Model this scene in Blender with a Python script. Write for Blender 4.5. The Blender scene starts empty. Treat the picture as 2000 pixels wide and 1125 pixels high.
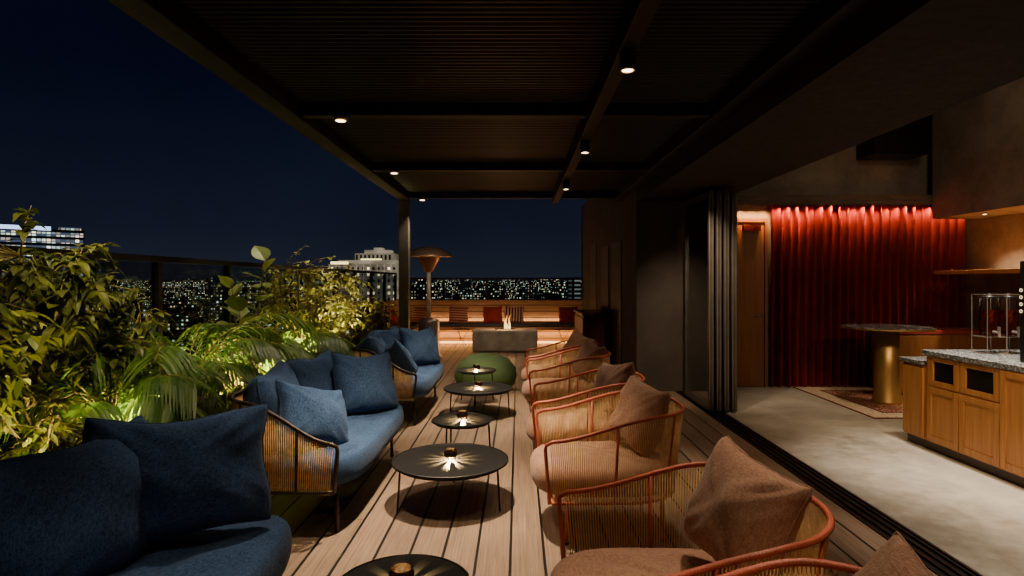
import bpy, math, random
from mathutils import Vector, Matrix, Euler
random.seed(7)
PI=math.pi
C=bpy.context.scene.collection
R=math.radians
# ---------------------------------------------------------------- mesh helper
class MB:
    def __init__(s): s.v=[]; s.f=[]
    def box(s,x0,x1,y0,y1,z0,z1,M=None):
        b=len(s.v)
        for z in (z0,z1):
            for (x,y) in ((x0,y0),(x1,y0),(x1,y1),(x0,y1)):
                p=Vector((x,y,z)); s.v.append(tuple(M@p) if M else tuple(p))
        for q in ((0,3,2,1),(4,5,6,7),(0,1,5,4),(1,2,6,5),(2,3,7,6),(3,0,4,7)): s.f.append(tuple(b+i for i in q))
        return s
    def tube(s,path,r,n=8,closed=False,taper=None):
        pts=[Vector(p) for p in path]; m=len(pts); b=len(s.v); nrm=None
        for i,p in enumerate(pts):
            if closed: t=pts[(i+1)%m]-pts[i-1]
            else: t=pts[min(i+1,m-1)]-pts[max(i-1,0)]
            if t.length<1e-9: t=Vector((0,0,1))
            t.normalize()
            if nrm is None:
                a=Vector((0,0,1)) if abs(t.z)<.9 else Vector((1,0,0)); nrm=t.cross(a).normalized()
            else:
                nrm=(nrm-t*nrm.dot(t)).normalized()
            bi=t.cross(nrm); rr=r if taper is None else r+(taper-r)*i/(m-1)
            for k in range(n):
                a=2*PI*k/n; s.v.append(tuple(p+(nrm*math.cos(a)+bi*math.sin(a))*rr))
        for i in range(m if closed else m-1):
            j=(i+1)%m
            for k in range(n):
                k2=(k+1)%n; s.f.append((b+i*n+k,b+i*n+k2,b+j*n+k2,b+j*n+k))
        if not closed:
            s.f.append(tuple(b+k for k in range(n))[::-1]); s.f.append(tuple(b+(m-1)*n+k for k in range(n)))
        return s
    def lathe(s,prof,n=32,c=(0,0,0),cap=True):
        b=len(s.v); m=len(prof)
        for (r,z) in prof:
            for k in range(n):
                a=2*PI*k/n; s.v.append((c[0]+r*math.cos(a),c[1]+r*math.sin(a),c[2]+z))
        for i in range(m-1):
            for k in range(n):
                k2=(k+1)%n; s.f.append((b+i*n+k,b+i*n+k2,b+(i+1)*n+k2,b+(i+1)*n+k))
        if cap:
            s.f.append(tuple(b+k for k in range(n))[::-1]); s.f.append(tuple(b+(m-1)*n+k for k in range(n)))
        return s
    def pad(s,out,z0,z1,inset=.07,crown=.02):
        b=len(s.v); n=len(out); cx=sum(p[0] for p in out)/n; cy=sum(p[1] for p in out)/n
        rings=[]; zm=(z0+z1)/2; h=(z1-z0)/2
        for k in range(-5,6):
            ph=k/5*PI/2*.96; rings.append((inset*(1-math.cos(ph)**.8),zm+h*math.sin(ph)))
        L=[]
        for ins,z in rings: L.append((ins,z))
        for q in (.15,.3,.5,.75,.97):
            L.append((('c',q),z1+crown*math.sin(q*PI/2)))
        for ins,z in L:
            for (x,y) in out:
                d=math.hypot(x-cx,y-cy)
                if isinstance(ins,tuple): f=(1-inset/d)*(1-ins[1])
                else: f=1-ins/d
                zz=z+(.006*math.sin(x*17+y*9)+.006*math.sin(y*13-x*5) if isinstance(ins,tuple) else 0)
                s.v.append((cx+(x-cx)*f,cy+(y-cy)*f,zz))
        for i in range(len(L)-1):
            for k in range(n):
                k2=(k+1)%n; s.f.append((b+i*n+k,b+i*n+k2,b+(i+1)*n+k2,b+(i+1)*n+k))
        s.f.append(tuple(b+k for k in range(n))[::-1]); s.f.append(tuple(b+(len(L)-1)*n+k for k in range(n)))
        return s
    def build(s,name,mat,parent=None,smooth=False,loc=(0,0,0),rot=(0,0,0),bevel=0):
        me=bpy.data.meshes.new(name); me.from_pydata(s.v,[],s.f); me.update()
        me.materials.append(mat)
        if smooth:
            for p in me.polygons: p.use_smooth=True
        o=bpy.data.objects.new(name,me); C.objects.link(o); o.location=loc; o.rotation_euler=rot
        if parent: o.parent=parent
        if bevel:
            m=o.modifiers.new('bevel','BEVEL'); m.width=bevel; m.segments=2; m.limit_method='ANGLE'
        return o
def tag(o,label,cat,group=None):
    o['label']=label; o['category']=cat
    if group: o['group']=group
    return o
def thing(name,label,cat,loc=(0,0,0),rz=0,group=None):
    o=bpy.data.objects.new(name,None); C.objects.link(o); o.location=loc; o.rotation_euler=(0,0,rz); o.empty_display_size=.1
    return tag(o,label,cat,group)
def struct(name,mb,mat,**k):
    o=mb.build(name,mat,**k); o['kind']='structure'; return o
def dup(root,loc,rz,label,group=None):
    r=root.copy(); C.objects.link(r); r.location=loc; r.rotation_euler=(0,0,rz); r['label']=label
    if group: r['group']=group
    for ch in list(root.children):
        c=ch.copy(); C.objects.link(c); c.parent=r
        for g in list(ch.children):
            d=g.copy(); C.objects.link(d); d.parent=c
    return r
# ---------------------------------------------------------------- materials
def newmat(name):
    m=bpy.data.materials.new(name); m.use_nodes=True; nt=m.node_tree; nt.nodes.clear()
    out=nt.nodes.new('ShaderNodeOutputMaterial'); return m,nt,out
def N(nt,t,**k):
    n=nt.nodes.new(t)
    for a,b in k.items(): setattr(n,a,b)
    return n
def math_(nt,op,a,b=None,c=None):
    n=N(nt,'ShaderNodeMath',operation=op)
    for i,x in enumerate((a,b,c)):
        if x is None: continue
        if isinstance(x,(int,float)): n.inputs[i].default_value=x
        else: nt.links.new(x,n.inputs[i])
    return n.outputs[0]
def mixc(nt,fac,a,b,bt='MIX'):
    n=N(nt,'ShaderNodeMix',data_type='RGBA',blend_type=bt)
    for i,x in ((0,fac),(6,a),(7,b)):
        if isinstance(x,(int,float)): n.inputs[i].default_value=x
        elif isinstance(x,tuple): n.inputs[i].default_value=(*x,1)
        else: nt.links.new(x,n.inputs[i])
    return n.outputs[2]
def coord(nt,scale=(1,1,1),kind='Object'):
    tc=N(nt,'ShaderNodeTexCoord'); mp=N(nt,'ShaderNodeMapping'); mp.inputs['Scale'].default_value=scale
    nt.links.new(tc.outputs[kind],mp.inputs[0]); return mp.outputs[0]
def noise(nt,vec,scale,detail=3,rough=.5):
    n=N(nt,'ShaderNodeTexNoise'); n.inputs['Scale'].default_value=scale; n.inputs['Detail'].default_value=detail; n.inputs['Roughness'].default_value=rough
    if vec is not None: nt.links.new(vec,n.inputs['Vector'])
    return n.outputs['Fac']
def ramp(nt,fac,*st):
    n=N(nt,'ShaderNodeValToRGB'); e=n.color_ramp.elements
    while len(e)<len(st): e.new(.5)
    for i,(p,c) in enumerate(st):
        e[i].position=p; e[i].color=(*c,1) if isinstance(c,tuple) else (c,c,c,1)
    nt.links.new(fac,n.inputs[0]); return n.outputs[0]
def bsdf(nt,out,col,rough=.5,metal=0,bump=None,bs=.3,bd=.01,spec=.5):
    p=N(nt,'ShaderNodeBsdfPrincipled')
    if isinstance(col,tuple): p.inputs['Base Color'].default_value=(*col,1)
    else: nt.links.new(col,p.inputs['Base Color'])
    if isinstance(rough,(int,float)): p.inputs['Roughness'].default_value=rough
    else: nt.links.new(rough,p.inputs['Roughness'])
    p.inputs['Metallic'].default_value=metal; p.inputs['Specular IOR Level'].default_value=spec
    if bump is not None:
        b=N(nt,'ShaderNodeBump'); b.inputs['Strength'].default_value=bs; b.inputs['Distance'].default_value=bd
        nt.links.new(bump,b.inputs['Height']); nt.links.new(b.outputs[0],p.inputs['Normal'])
    nt.links.new(p.outputs[0],out.inputs[0]); return p
def plain(name,col,rough=.5,metal=0,var=.25,scale=6,bs=0,spec=.5):
    m,nt,out=newmat(name); v=coord(nt); n=noise(nt,v,scale,5)
    c=ramp(nt,n,(.3,tuple(x*(1-var) for x in col)),(.7,tuple(min(1,x*(1+var)) for x in col)))
    bsdf(nt,out,c,rough,metal,noise(nt,v,scale*12,3) if bs else None,bs,.002,spec); return m
def fabric(name,a,b,s=1,bd=.008,k=60,sheen=.05):
    m,nt,out=newmat(name)
    n1=noise(nt,coord(nt,(420*s,k*s,k*s)),1,2); n2=noise(nt,coord(nt,(k*s,k*s,420*s)),1,2); n4=noise(nt,coord(nt,(k*s,420*s,k*s)),1,2)
    w=math_(nt,'MULTIPLY',math_(nt,'ADD',math_(nt,'ADD',n1,n2),n4),.333)
    big=noise(nt,coord(nt),5,3)
    f=math_(nt,'ADD',w,math_(nt,'MULTIPLY',math_(nt,'SUBTRACT',big,.5),.16))
    c=ramp(nt,f,(.38,a),(.62,b))
    hb=math_(nt,'ADD',math_(nt,'MULTIPLY',w,.4),math_(nt,'MULTIPLY',noise(nt,coord(nt),7,2),1.2))
    p=bsdf(nt,out,c,.9,0,hb,.55,bd,.15); p.inputs['Sheen Weight'].default_value=sheen; return m
def emis(name,col,st):
    m,nt,out=newmat(name); e=N(nt,'ShaderNodeEmission'); e.inputs[0].default_value=(*col,1); e.inputs[1].default_value=st
    nt.links.new(e.outputs[0],out.inputs[0]); return m
def glassm(name,tint,gl=.06,rough=.02):
    m,nt,out=newmat(name); t=N(nt,'ShaderNodeBsdfTransparent'); t.inputs[0].default_value=(*tint,1)
    g=N(nt,'ShaderNodeBsdfGlossy'); g.inputs['Roughness'].default_value=rough; g.inputs[0].default_value=(1,1,1,1)
    fr=N(nt,'ShaderNodeFresnel'); fr.inputs[0].default_value=1.45; mx=N(nt,'ShaderNodeMixShader')
    k=math_(nt,'MULTIPLY',fr.outputs[0],gl*16)
    nt.links.new(k,mx.inputs[0]); nt.links.new(t.outputs[0],mx.inputs[1]); nt.links.new(g.outputs[0],mx.inputs[2]); nt.links.new(mx.outputs[0],out.inputs[0]); return m
def wood(name,a,b,axis=1,scale=1,rough=.5,joints=None):
    m,nt,out=newmat(name); sc=[22*scale]*3; sc[axis]=1.2*scale
    n=noise(nt,coord(nt,tuple(sc)),1.6,6,.6); n2=noise(nt,coord(nt,tuple(x*4 for x in sc)),1,2)
    f=math_(nt,'ADD',math_(nt,'MULTIPLY',n,.75),math_(nt,'MULTIPLY',n2,.25))
    c=ramp(nt,f,(.32,a),(.68,b)); bsdf(nt,out,c,rough,0,f,.2,.003,.35); return m
def deck_mat():
    m,nt,out=newmat('decking'); tc=N(nt,'ShaderNodeTexCoord'); sp=N(nt,'ShaderNodeSeparateXYZ'); nt.links.new(tc.outputs['Object'],sp.inputs[0])
    W=.185; u=math_(nt,'DIVIDE',math_(nt,'ADD',sp.outputs[0],10.04),W); fid=math_(nt,'FLOOR',u); fr=math_(nt,'FRACT',u)
    wn=N(nt,'ShaderNodeTexWhiteNoise',noise_dimensions='1D'); nt.links.new(fid,wn.inputs['W'])
    yy=math_(nt,'DIVIDE',math_(nt,'ADD',math_(nt,'ADD',sp.outputs[1],50),math_(nt,'MULTIPLY',wn.outputs[0],4)),4.0); fy=math_(nt,'FRACT',yy); iy=math_(nt,'FLOOR',yy)
    gapx=math_(nt,'LESS_THAN',fr,.085); gapy=math_(nt,'LESS_THAN',fy,.0012); gap=math_(nt,'MAXIMUM',gapx,gapy)
    cv=N(nt,'ShaderNodeCombineXYZ'); nt.links.new(math_(nt,'MULTIPLY',sp.outputs[0],90),cv.inputs[0]); nt.links.new(math_(nt,'MULTIPLY',sp.outputs[1],2),cv.inputs[1]); nt.links.new(math_(nt,'ADD',math_(nt,'MULTIPLY',fid,3.7),iy),cv.inputs[2])
    g=noise(nt,cv.outputs[0],1,5,.65)
    wn2=N(nt,'ShaderNodeTexWhiteNoise',noise_dimensions='2D'); cv2=N(nt,'ShaderNodeCombineXYZ'); nt.links.new(fid,cv2.inputs[0]); nt.links.new(iy,cv2.inputs[1]); nt.links.new(cv2.outputs[0],wn2.inputs['Vector'])
    c=ramp(nt,g,(.3,(.225,.14,.092)),(.7,(.44,.305,.21)))
    c=mixc(nt,1.0,c,ramp(nt,wn2.outputs[0],(0,.74),(1,1.0)),'MULTIPLY')
    st=noise(nt,coord(nt),1.3,4); c=mixc(nt,1.0,c,ramp(nt,st,(.3,.75),(.6,1.0)),'MULTIPLY')
    c=mixc(nt,gap,c,(.004,.003,.002))
    h=math_(nt,'SUBTRACT',math_(nt,'MULTIPLY',g,.12),gap)
    bsdf(nt,out,c,.5,0,h,.5,.01,.35); return m
def bench_mat(name,zstep=.155,off=.02):
    m,nt,out=newmat(name); tc=N(nt,'ShaderNodeTexCoord'); sp=N(nt,'ShaderNodeSeparateXYZ'); nt.links.new(tc.outputs['Object'],sp.inputs[0])
    fz=math_(nt,'FRACT',math_(nt,'DIVIDE',math_(nt,'ADD',sp.outputs[2],off),zstep)); gap=math_(nt,'LESS_THAN',fz,.10)
    n=noise(nt,coord(nt,(2,2,60)),1,5); c=ramp(nt,n,(.3,(.27,.155,.09)),(.7,(.42,.27,.165))); c=mixc(nt,gap,c,(.01,.006,.004))
    bsdf(nt,out,c,.5,0,math_(nt,'SUBTRACT',math_(nt,'MULTIPLY',n,.1),gap),.4,.01,.3); return m
def concrete(name,a,b,rough=.6,sc=1.2):
    m,nt,out=newmat(name); v=coord(nt); n=noise(nt,v,sc,8,.65); n2=noise(nt,v,sc*9,5,.7)
    f=math_(nt,'ADD',math_(nt,'MULTIPLY',n,.7),math_(nt,'MULTIPLY',n2,.3)); c=ramp(nt,f,(.38,a),(.62,b))
    bsdf(nt,out,c,ramp(nt,n2,(.3,rough-.12),(.7,rough+.1)),0,n2,.12,.004,.4); return m
def stone(name,a,b,c3,sc=90):
    m,nt,out=newmat(name); v=coord(nt); vo=N(nt,'ShaderNodeTexVoronoi'); vo.inputs['Scale'].default_value=sc; nt.links.new(v,vo.inputs['Vector'])
    s=N(nt,'ShaderNodeSeparateColor'); nt.links.new(vo.outputs['Color'],s.inputs[0])
    c=ramp(nt,s.outputs[0],(.2,a),(.6,b),(.95,c3)); bsdf(nt,out,c,.25); return m
def stripe(name,a,b,ax,per):
    m,nt,out=newmat(name); tc=N(nt,'ShaderNodeTexCoord'); sp=N(nt,'ShaderNodeSeparateXYZ'); nt.links.new(tc.outputs['Object'],sp.inputs[0])
    f=math_(nt,'LESS_THAN',math_(nt,'FRACT',math_(nt,'DIVIDE',math_(nt,'ADD',sp.outputs[ax],5),per)),.5)
    bsdf(nt,out,mixc(nt,f,a,b),.9,0,noise(nt,coord(nt),90,2),.3,.004,.2); return m
def leafm(name,a,b,tr=.35):
    m,nt,out=newmat(name); g=N(nt,'ShaderNodeNewGeometry'); n=noise(nt,coord(nt),5,3)
    f=math_(nt,'ADD',math_(nt,'MULTIPLY',g.outputs['Random Per Island'],.6),math_(nt,'MULTIPLY',n,.4)); c=ramp(nt,f,(.2,a),(.8,b))
    p=N(nt,'ShaderNodeBsdfPrincipled'); nt.links.new(c,p.inputs['Base Color']); p.inputs['Roughness'].default_value=.42
    t=N(nt,'ShaderNodeBsdfTranslucent'); nt.links.new(mixc(nt,1.0,c,(1.0,1.0,.45),'MULTIPLY'),t.inputs[0]); mx=N(nt,'ShaderNodeMixShader'); mx.inputs[0].default_value=tr
    nt.links.new(p.outputs[0],mx.inputs[1]); nt.links.new(t.outputs[0],mx.inputs[2]); nt.links.new(mx.outputs[0],out.inputs[0]); return m
def citym(name,cell,dens,st,base,warm=.5,ambient=0.0,lo=.28,hi=.72):
    m,nt,out=newmat(name); tc=N(nt,'ShaderNodeTexCoord'); sp=N(nt,'ShaderNodeSeparateXYZ'); nt.links.new(tc.outputs['Object'],sp.inputs[0])
    oi=N(nt,'ShaderNodeObjectInfo'); off=math_(nt,'MULTIPLY',oi.outputs['Random'],937)
    u=math_(nt,'DIVIDE',math_(nt,'ADD',sp.outputs[0],sp.outputs[1]),cell); v=math_(nt,'DIVIDE',sp.outputs[2],cell)
    cv=N(nt,'ShaderNodeCombineXYZ'); nt.links.new(math_(nt,'ADD',math_(nt,'FLOOR',u),off),cv.inputs[0]); nt.links.new(math_(nt,'FLOOR',v),cv.inputs[1])
    wn=N(nt,'ShaderNodeTexWhiteNoise',noise_dimensions='2D'); nt.links.new(cv.outputs[0],wn.inputs['Vector'])
    fu=math_(nt,'FRACT',u); fv=math_(nt,'FRACT',v)
    def band(x,lo,hi): return math_(nt,'MULTIPLY',math_(nt,'GREATER_THAN',x,lo),math_(nt,'LESS_THAN',x,hi))
    mask=math_(nt,'MULTIPLY',band(fu,lo,hi),band(fv,lo,hi)); on=math_(nt,'LESS_THAN',wn.outputs['Value'],dens)
    ge=N(nt,'ShaderNodeNewGeometry'); sn=N(nt,'ShaderNodeSeparateXYZ'); nt.links.new(ge.outputs['Normal'],sn.inputs[0])
    side=math_(nt,'LESS_THAN',math_(nt,'ABSOLUTE',sn.outputs[2]),.5)
    k=math_(nt,'MULTIPLY',math_(nt,'MULTIPLY',mask,on),side)
    sc=N(nt,'ShaderNodeSeparateColor'); nt.links.new(wn.outputs['Color'],sc.inputs[0])
    col=ramp(nt,sc.outputs[1],(0,(1,.66,.28)),(.4,(1,.86,.55)),(.6,(.7,1,.6)),(.85,(.8,1,.9)),(1,(1,.45,.25)))
    br=math_(nt,'MULTIPLY',math_(nt,'MULTIPLY',k,math_(nt,'POWER',math_(nt,'ADD',sc.outputs[2],.15),2.2)),st)
    e=N(nt,'ShaderNodeEmission'); nt.links.new(col,e.inputs[0]); nt.links.new(br,e.inputs[1])
    e2=N(nt,'ShaderNodeEmission'); e2.inputs[0].default_value=(*base,1); e2.inputs[1].default_value=ambient
    d=N(nt,'ShaderNodeBsdfDiffuse'); d.inputs[0].default_value=(*base,1)
    a=N(nt,'ShaderNodeAddShader'); nt.links.new(e.outputs[0],a.inputs[0]); nt.links.new(d.outputs[0],a.inputs[1])
    a2=N(nt,'ShaderNodeAddShader'); nt.links.new(a.outputs[0],a2.inputs[0]); nt.links.new(e2.outputs[0],a2.inputs[1]); nt.links.new(a2.outputs[0],out.inputs[0])
    m.cycles.emission_sampling='NONE'; return m
DECK=deck_mat(); BENCH=bench_mat('bench_boards'); BLACK=plain('black_metal',(.012,.011,.010),.38,.3); BEAM=plain('pergola_paint',(.018,.0135,.010),.55,spec=.25)
BLUE=fabric('blue_fabric',(.015,.033,.082),(.060,.120,.24),1,.008,60); TAUPE=fabric('taupe_fabric',(.23,.115,.068),(.46,.262,.168),1,.006,60,.15); TAUPED=fabric('brown_fabric',(.12,.06,.045),(.25,.135,.095),1,.006,60,.12)
CORAL=plain('coral_frame',(.46,.095,.045),.42); ROPEC=plain('coral_rope',(.74,.45,.18),.6,0,.2,30); BRONZE=plain('bronze_frame',(.045,.03,.018),.4,.4); ROPEB=plain('honey_rope',(.75,.47,.18),.6,0,.3,30)
CONC=concrete('concrete_floor',(.24,.21,.17),(.50,.45,.38),.40,1.0); CONCW=concrete('concrete_wall',(.16,.125,.095),(.28,.23,.18),.75,2.5); CONCD=concrete('dark_plaster',(.014,.0095,.0065),(.024,.0165,.0115),.85,2)
TAN=plain('ledge_tan',(.20,.14,.10),.6); SOIL=plain('soil',(.02,.014,.01),.95,0,.5,20,.6)
OAK=wood('oak_veneer',(.42,.165,.048),(.64,.30,.105),2,1,.45); OAKH=wood('oak_door',(.20,.075,.024),(.31,.13,.045),2,1,.5)
GLASS=glassm('fence_glass',(.62,.66,.68),.02); GLASS2=glassm('door_glass',(.5,.53,.5),.16); CLEAR=glassm('jar_glass',(.93,.94,.94),.05)
BRASS=plain('brushed_brass',(.72,.46,.16),.42,.85,.1,3); STEEL=plain('brushed_steel',(.42,.36,.30),.38,.75,.1,3)
COPPER=plain('copper_cone',(.30,.15,.08),.4,.7,.1,3); HOOD=plain('hood_steel',(.30,.20,.13),.35,.7,.1,3)
FRAME=plain('door_frame_paint',(.10,.082,.064),.32,.3)
TERR=stone('terrazzo_top',(.08,.09,.10),(.22,.24,.25),(.5,.5,.5)); MARB=stone('dark_marble',(.02,.02,.025),(.06,.06,.07),(.22,.22,.23),35)
GREEN=plain('green_felt',(.085,.15,.05),.8,0,.15,4); RED=fabric('red_fabric',(.24,.025,.016),(.40,.06,.035)); STR1=stripe('striped_red',(.28,.04,.03),(.5,.34,.25),2,.06); STR2=stripe('striped_dark',(.07,.02,.02),(.55,.4,.3),0,.07)
CURT=plain('curtain_red',(.15,.014,.011),.85,0,.2,3,.3,.1); PADG=plain('bench_pad',(.045,.05,.06),.9)
# ---------------------------------------------------------------- camera
cam=bpy.data.cameras.new('camera'); co=bpy.data.objects.new('camera',cam); C.objects.link(co); co.location=(0,0,1.5); co.rotation_euler=(PI/2,0,0)
cam.sensor_width=36; cam.lens=20.95; cam.shift_x=-.006; cam.shift_y=-.00625; cam.clip_end=30000; cam.clip_start=.05
bpy.context.scene.camera=co
F=1164.
# ---------------------------------------------------------------- world
w=bpy.data.worlds.new("World"); bpy.context.scene.world=w; w.use_nodes=True; nt=w.node_tree; nt.nodes.clear()
o=nt.nodes.new('ShaderNodeOutputWorld'); bg=nt.nodes.new('ShaderNodeBackground'); tc=nt.nodes.new('ShaderNodeTexCoord'); sp=nt.nodes.new('ShaderNodeSeparateXYZ')
nt.links.new(tc.outputs['Generated'],sp.inputs[0])
c=ramp(nt,sp.outputs[2],(0,(.014,.0175,.027)),(.08,(.008,.011,.022)),(.3,(.0023,.0033,.012)),(.7,(.0010,.0012,.0055)))
nz=noise(nt,tc.outputs['Generated'],2.5,4); c=mixc(nt,1.0,c,ramp(nt,nz,(.3,.75),(.7,1.15)),'MULTIPLY')
nt.links.new(c,bg.inputs[0]); bg.inputs[1].default_value=1.0; nt.links.new(bg.outputs[0],o.inputs[0])
# ---------------------------------------------------------------- lights
def spot(loc,en,col=(1,.78,.55),ang=110,blend=.8,rad=.03,rot=(0,0,0),aim=None):
    l=bpy.data.lights.new('spot','SPOT'); l.energy=en; l.color=col; l.spot_size=R(ang); l.spot_blend=blend; l.shadow_soft_size=rad
    o=bpy.data.objects.new('spot_light',l); C.objects.link(o); o.location=loc; o.rotation_euler=rot
    if aim: o.rotation_euler=(Vector(aim)-Vector(loc)).to_track_quat('-Z','Y').to_euler()
    return o
def point(loc,en,col=(1,.75,.5),rad=.03):
    l=bpy.data.lights.new('point','POINT'); l.energy=en; l.color=col; l.shadow_soft_size=rad
    o=bpy.data.objects.new('point_light',l); C.objects.link(o); o.location=loc; return o
def area(loc,sx,sy,en,col,rot=(0,0,0)):
    l=bpy.data.lights.new('area','AREA'); l.shape='RECTANGLE'; l.size=sx; l.size_y=sy; l.energy=en; l.color=col
    o=bpy.data.objects.new('area_light',l); C.objects.link(o); o.location=loc; o.rotation_euler=rot; return o
# ---------------------------------------------------------------- setting
struct('deck',MB().box(-3.2,2.14,-2.5,15.4,-.1,0),DECK)
struct('indoor_floor',MB().box(2.36,9.5,-2.5,8.6,-.1,0.004),CONC)
tr=MB().box(2.142,2.358,-2.5,8.14,-.1,-.006)
for x in (2.144,2.20,2.256,2.31): tr.box(x,x+.016,-2.5,8.14,-.005,.007)
tr.box(2.34,2.358,-2.5,8.14,-.005,.009)
tag(tr.build('door_track',plain('track_metal',(.03,.025,.02),.4,.5)),'dark metal band of parallel sliding door tracks between deck boards and concrete floor','door track')
m,nt,out=newmat('city_ground'); v=coord(nt,(.09,.09,.09)); vo=N(nt,'ShaderNodeTexVoronoi'); vo.inputs['Scale'].default_value=1; nt.links.new(v,vo.inputs['Vector'])
sc_=N(nt,'ShaderNodeSeparateColor'); nt.links.new(vo.outputs['Color'],sc_.inputs[0])
k=math_(nt,'MULTIPLY',math_(nt,'LESS_THAN',vo.outputs['Distance'],.16),math_(nt,'GREATER_THAN',sc_.outputs[0],.35))
e=N(nt,'ShaderNodeEmission'); nt.links.new(ramp(nt,sc_.outputs[1],(0,(1,.7,.35)),(.5,(.8,1,.7)),(1,(.7,.95,.9))),e.inputs[0]); nt.links.new(math_(nt,'MULTIPLY',k,1.2),e.inputs[1])
d=N(nt,'ShaderNodeBsdfDiffuse'); d.inputs[0].default_value=(.03,.03,.035,1); a=N(nt,'ShaderNodeAddShader'); nt.links.new(e.outputs[0],a.inputs[0]); nt.links.new(d.outputs[0],a.inputs[1]); nt.links.new(a.outputs[0],out.inputs[0])
m.cycles.emission_sampling='NONE'
struct('ground',MB().box(-15000,15000,-3000,15000,-72,-71),m)
tag(MB().box(-3.19,9.4,-2.45,15.35,-71,-.11).build('building_base',CONCD),'dark building body that carries the roof terrace','building')
# ---- city
CM=[citym('city_windows_near',1.9,.34,2.4,(.013,.014,.018)),citym('city_windows_mid',2.7,.44,2.8,(.013,.015,.019)),citym('city_windows_far',4.4,.5,3.4,(.013,.015,.019))]
rc=random.Random(3)
for i in range(200):
    band=rc.random()
    ang=R(rc.uniform(-43,8)) 
    if band<.25: D=rc.uniform(240,480); mt=CM[0]
    elif band<.6: D=rc.uniform(480,1000); mt=CM[1]
    else: D=rc.uniform(1000,2400); mt=CM[2]
    px=math.tan(ang)*D; W=rc.uniform(8,20)*(1+D/1300); dp=rc.uniform(10,22)
    top=1.5-D*rc.uniform(.0,.06)*(.6 if D>1000 else 1) if D>480 else 1.5-D*rc.uniform(.035,.13)
    top=max(top,-66)
    b=MB().box(-W/2,W/2,-dp/2,dp/2,0,top+71).box(-W*.2,W*.15,-dp*.2,dp*.2,top+71,top+71+rc.uniform(2,5))
    o=b.build('distant_building',mt,loc=(px,D,-71),rot=(0,0,rc.uniform(-.5,.5)))
    tag(o,'small distant city building with scattered lit windows, lost among the night lights','building','distant buildings in the night city')
FAR=citym('far_city_windows',7,.5,3.4,(.013,.015,.019))
mb=MB()
for i in range(500):
    D=rc.uniform(2400,6500); ang=R(rc.uniform(-43,9)); W=rc.uniform(40,140); X=math.tan(ang)*D; t=rc.uniform(20,84); mb.box(X-W/2,X+W/2,D,D+30,-71,-71+t)
o=mb.build('far_city',FAR); o['kind']='stuff'; tag(o,'far-off mass of city buildings and lights along the horizon','city')
# hotel
def pxw(px,y,D): return ((px-1012)/F*D, D, 1.5+(550-y)/F*D)
WLIT=emis('warm_window',(1,.80,.45),2.4); WDK=plain('dark_window',(.02,.025,.03),.2); CROWN=emis('crown_light',(1,.86,.26),2.8)
D=300; x0=pxw(642,0,D)[0]; x1=pxw(776,0,D)[0]; H=lambda y:pxw(0,y,D)[2]
hx=(x0+x1)/2; ht=thing('hotel_tower','pale stepped tower with small lit windows and yellow rooftop glow beside the pergola post','building',(hx,D,-71))
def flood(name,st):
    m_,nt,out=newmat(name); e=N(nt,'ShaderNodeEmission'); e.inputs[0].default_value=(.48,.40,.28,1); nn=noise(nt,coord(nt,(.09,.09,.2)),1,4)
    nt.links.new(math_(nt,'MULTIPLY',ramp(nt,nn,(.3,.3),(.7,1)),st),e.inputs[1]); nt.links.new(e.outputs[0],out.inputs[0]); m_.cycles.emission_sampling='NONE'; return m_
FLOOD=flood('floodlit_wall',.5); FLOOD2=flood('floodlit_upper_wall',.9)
hw=(x1-x0)/2
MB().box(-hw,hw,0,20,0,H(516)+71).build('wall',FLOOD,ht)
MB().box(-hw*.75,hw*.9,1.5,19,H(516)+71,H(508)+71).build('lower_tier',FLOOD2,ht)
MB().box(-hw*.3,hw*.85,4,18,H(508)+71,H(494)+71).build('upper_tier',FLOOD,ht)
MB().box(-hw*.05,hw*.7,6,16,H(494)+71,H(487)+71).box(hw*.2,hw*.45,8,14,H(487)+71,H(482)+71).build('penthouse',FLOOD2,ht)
for k in range(9): MB().box(-hw*.27+k*2.1,-hw*.27+k*2.1+1.0,3.8,3.98,H(507)+71,H(497)+71).build('tall_window',WDK,ht)
MB().box(-hw*.95,-hw*.45,.4,1.2,H(516)+71,H(511)+71).build('roof_light',CROWN,ht)
MB().box(-hw*.1,hw*.5,2.2,3.2,H(508)+71.2,H(505)+71).build('roof_light',CROWN,ht)
for k in range(10):
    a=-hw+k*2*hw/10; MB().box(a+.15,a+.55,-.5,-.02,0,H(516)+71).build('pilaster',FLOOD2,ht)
wm=MB().box(-.55,.55,-.25,-.05,0,1.3); wd={}
for r_ in range(7):
    for c_ in range(13):
        zz=H(516)+71-2.8-r_*3.1; xx=-hw+1.8+c_*(2*hw-3.4)/12
        key='l' if rc.random()<.33 else 'd'
        if key not in wd: o=wm.build('window',WLIT if key=='l' else WDK,ht); wd[key]=o
        else: o=wd[key].copy(); C.objects.link(o)
        o.location=(xx,0,zz)
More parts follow.
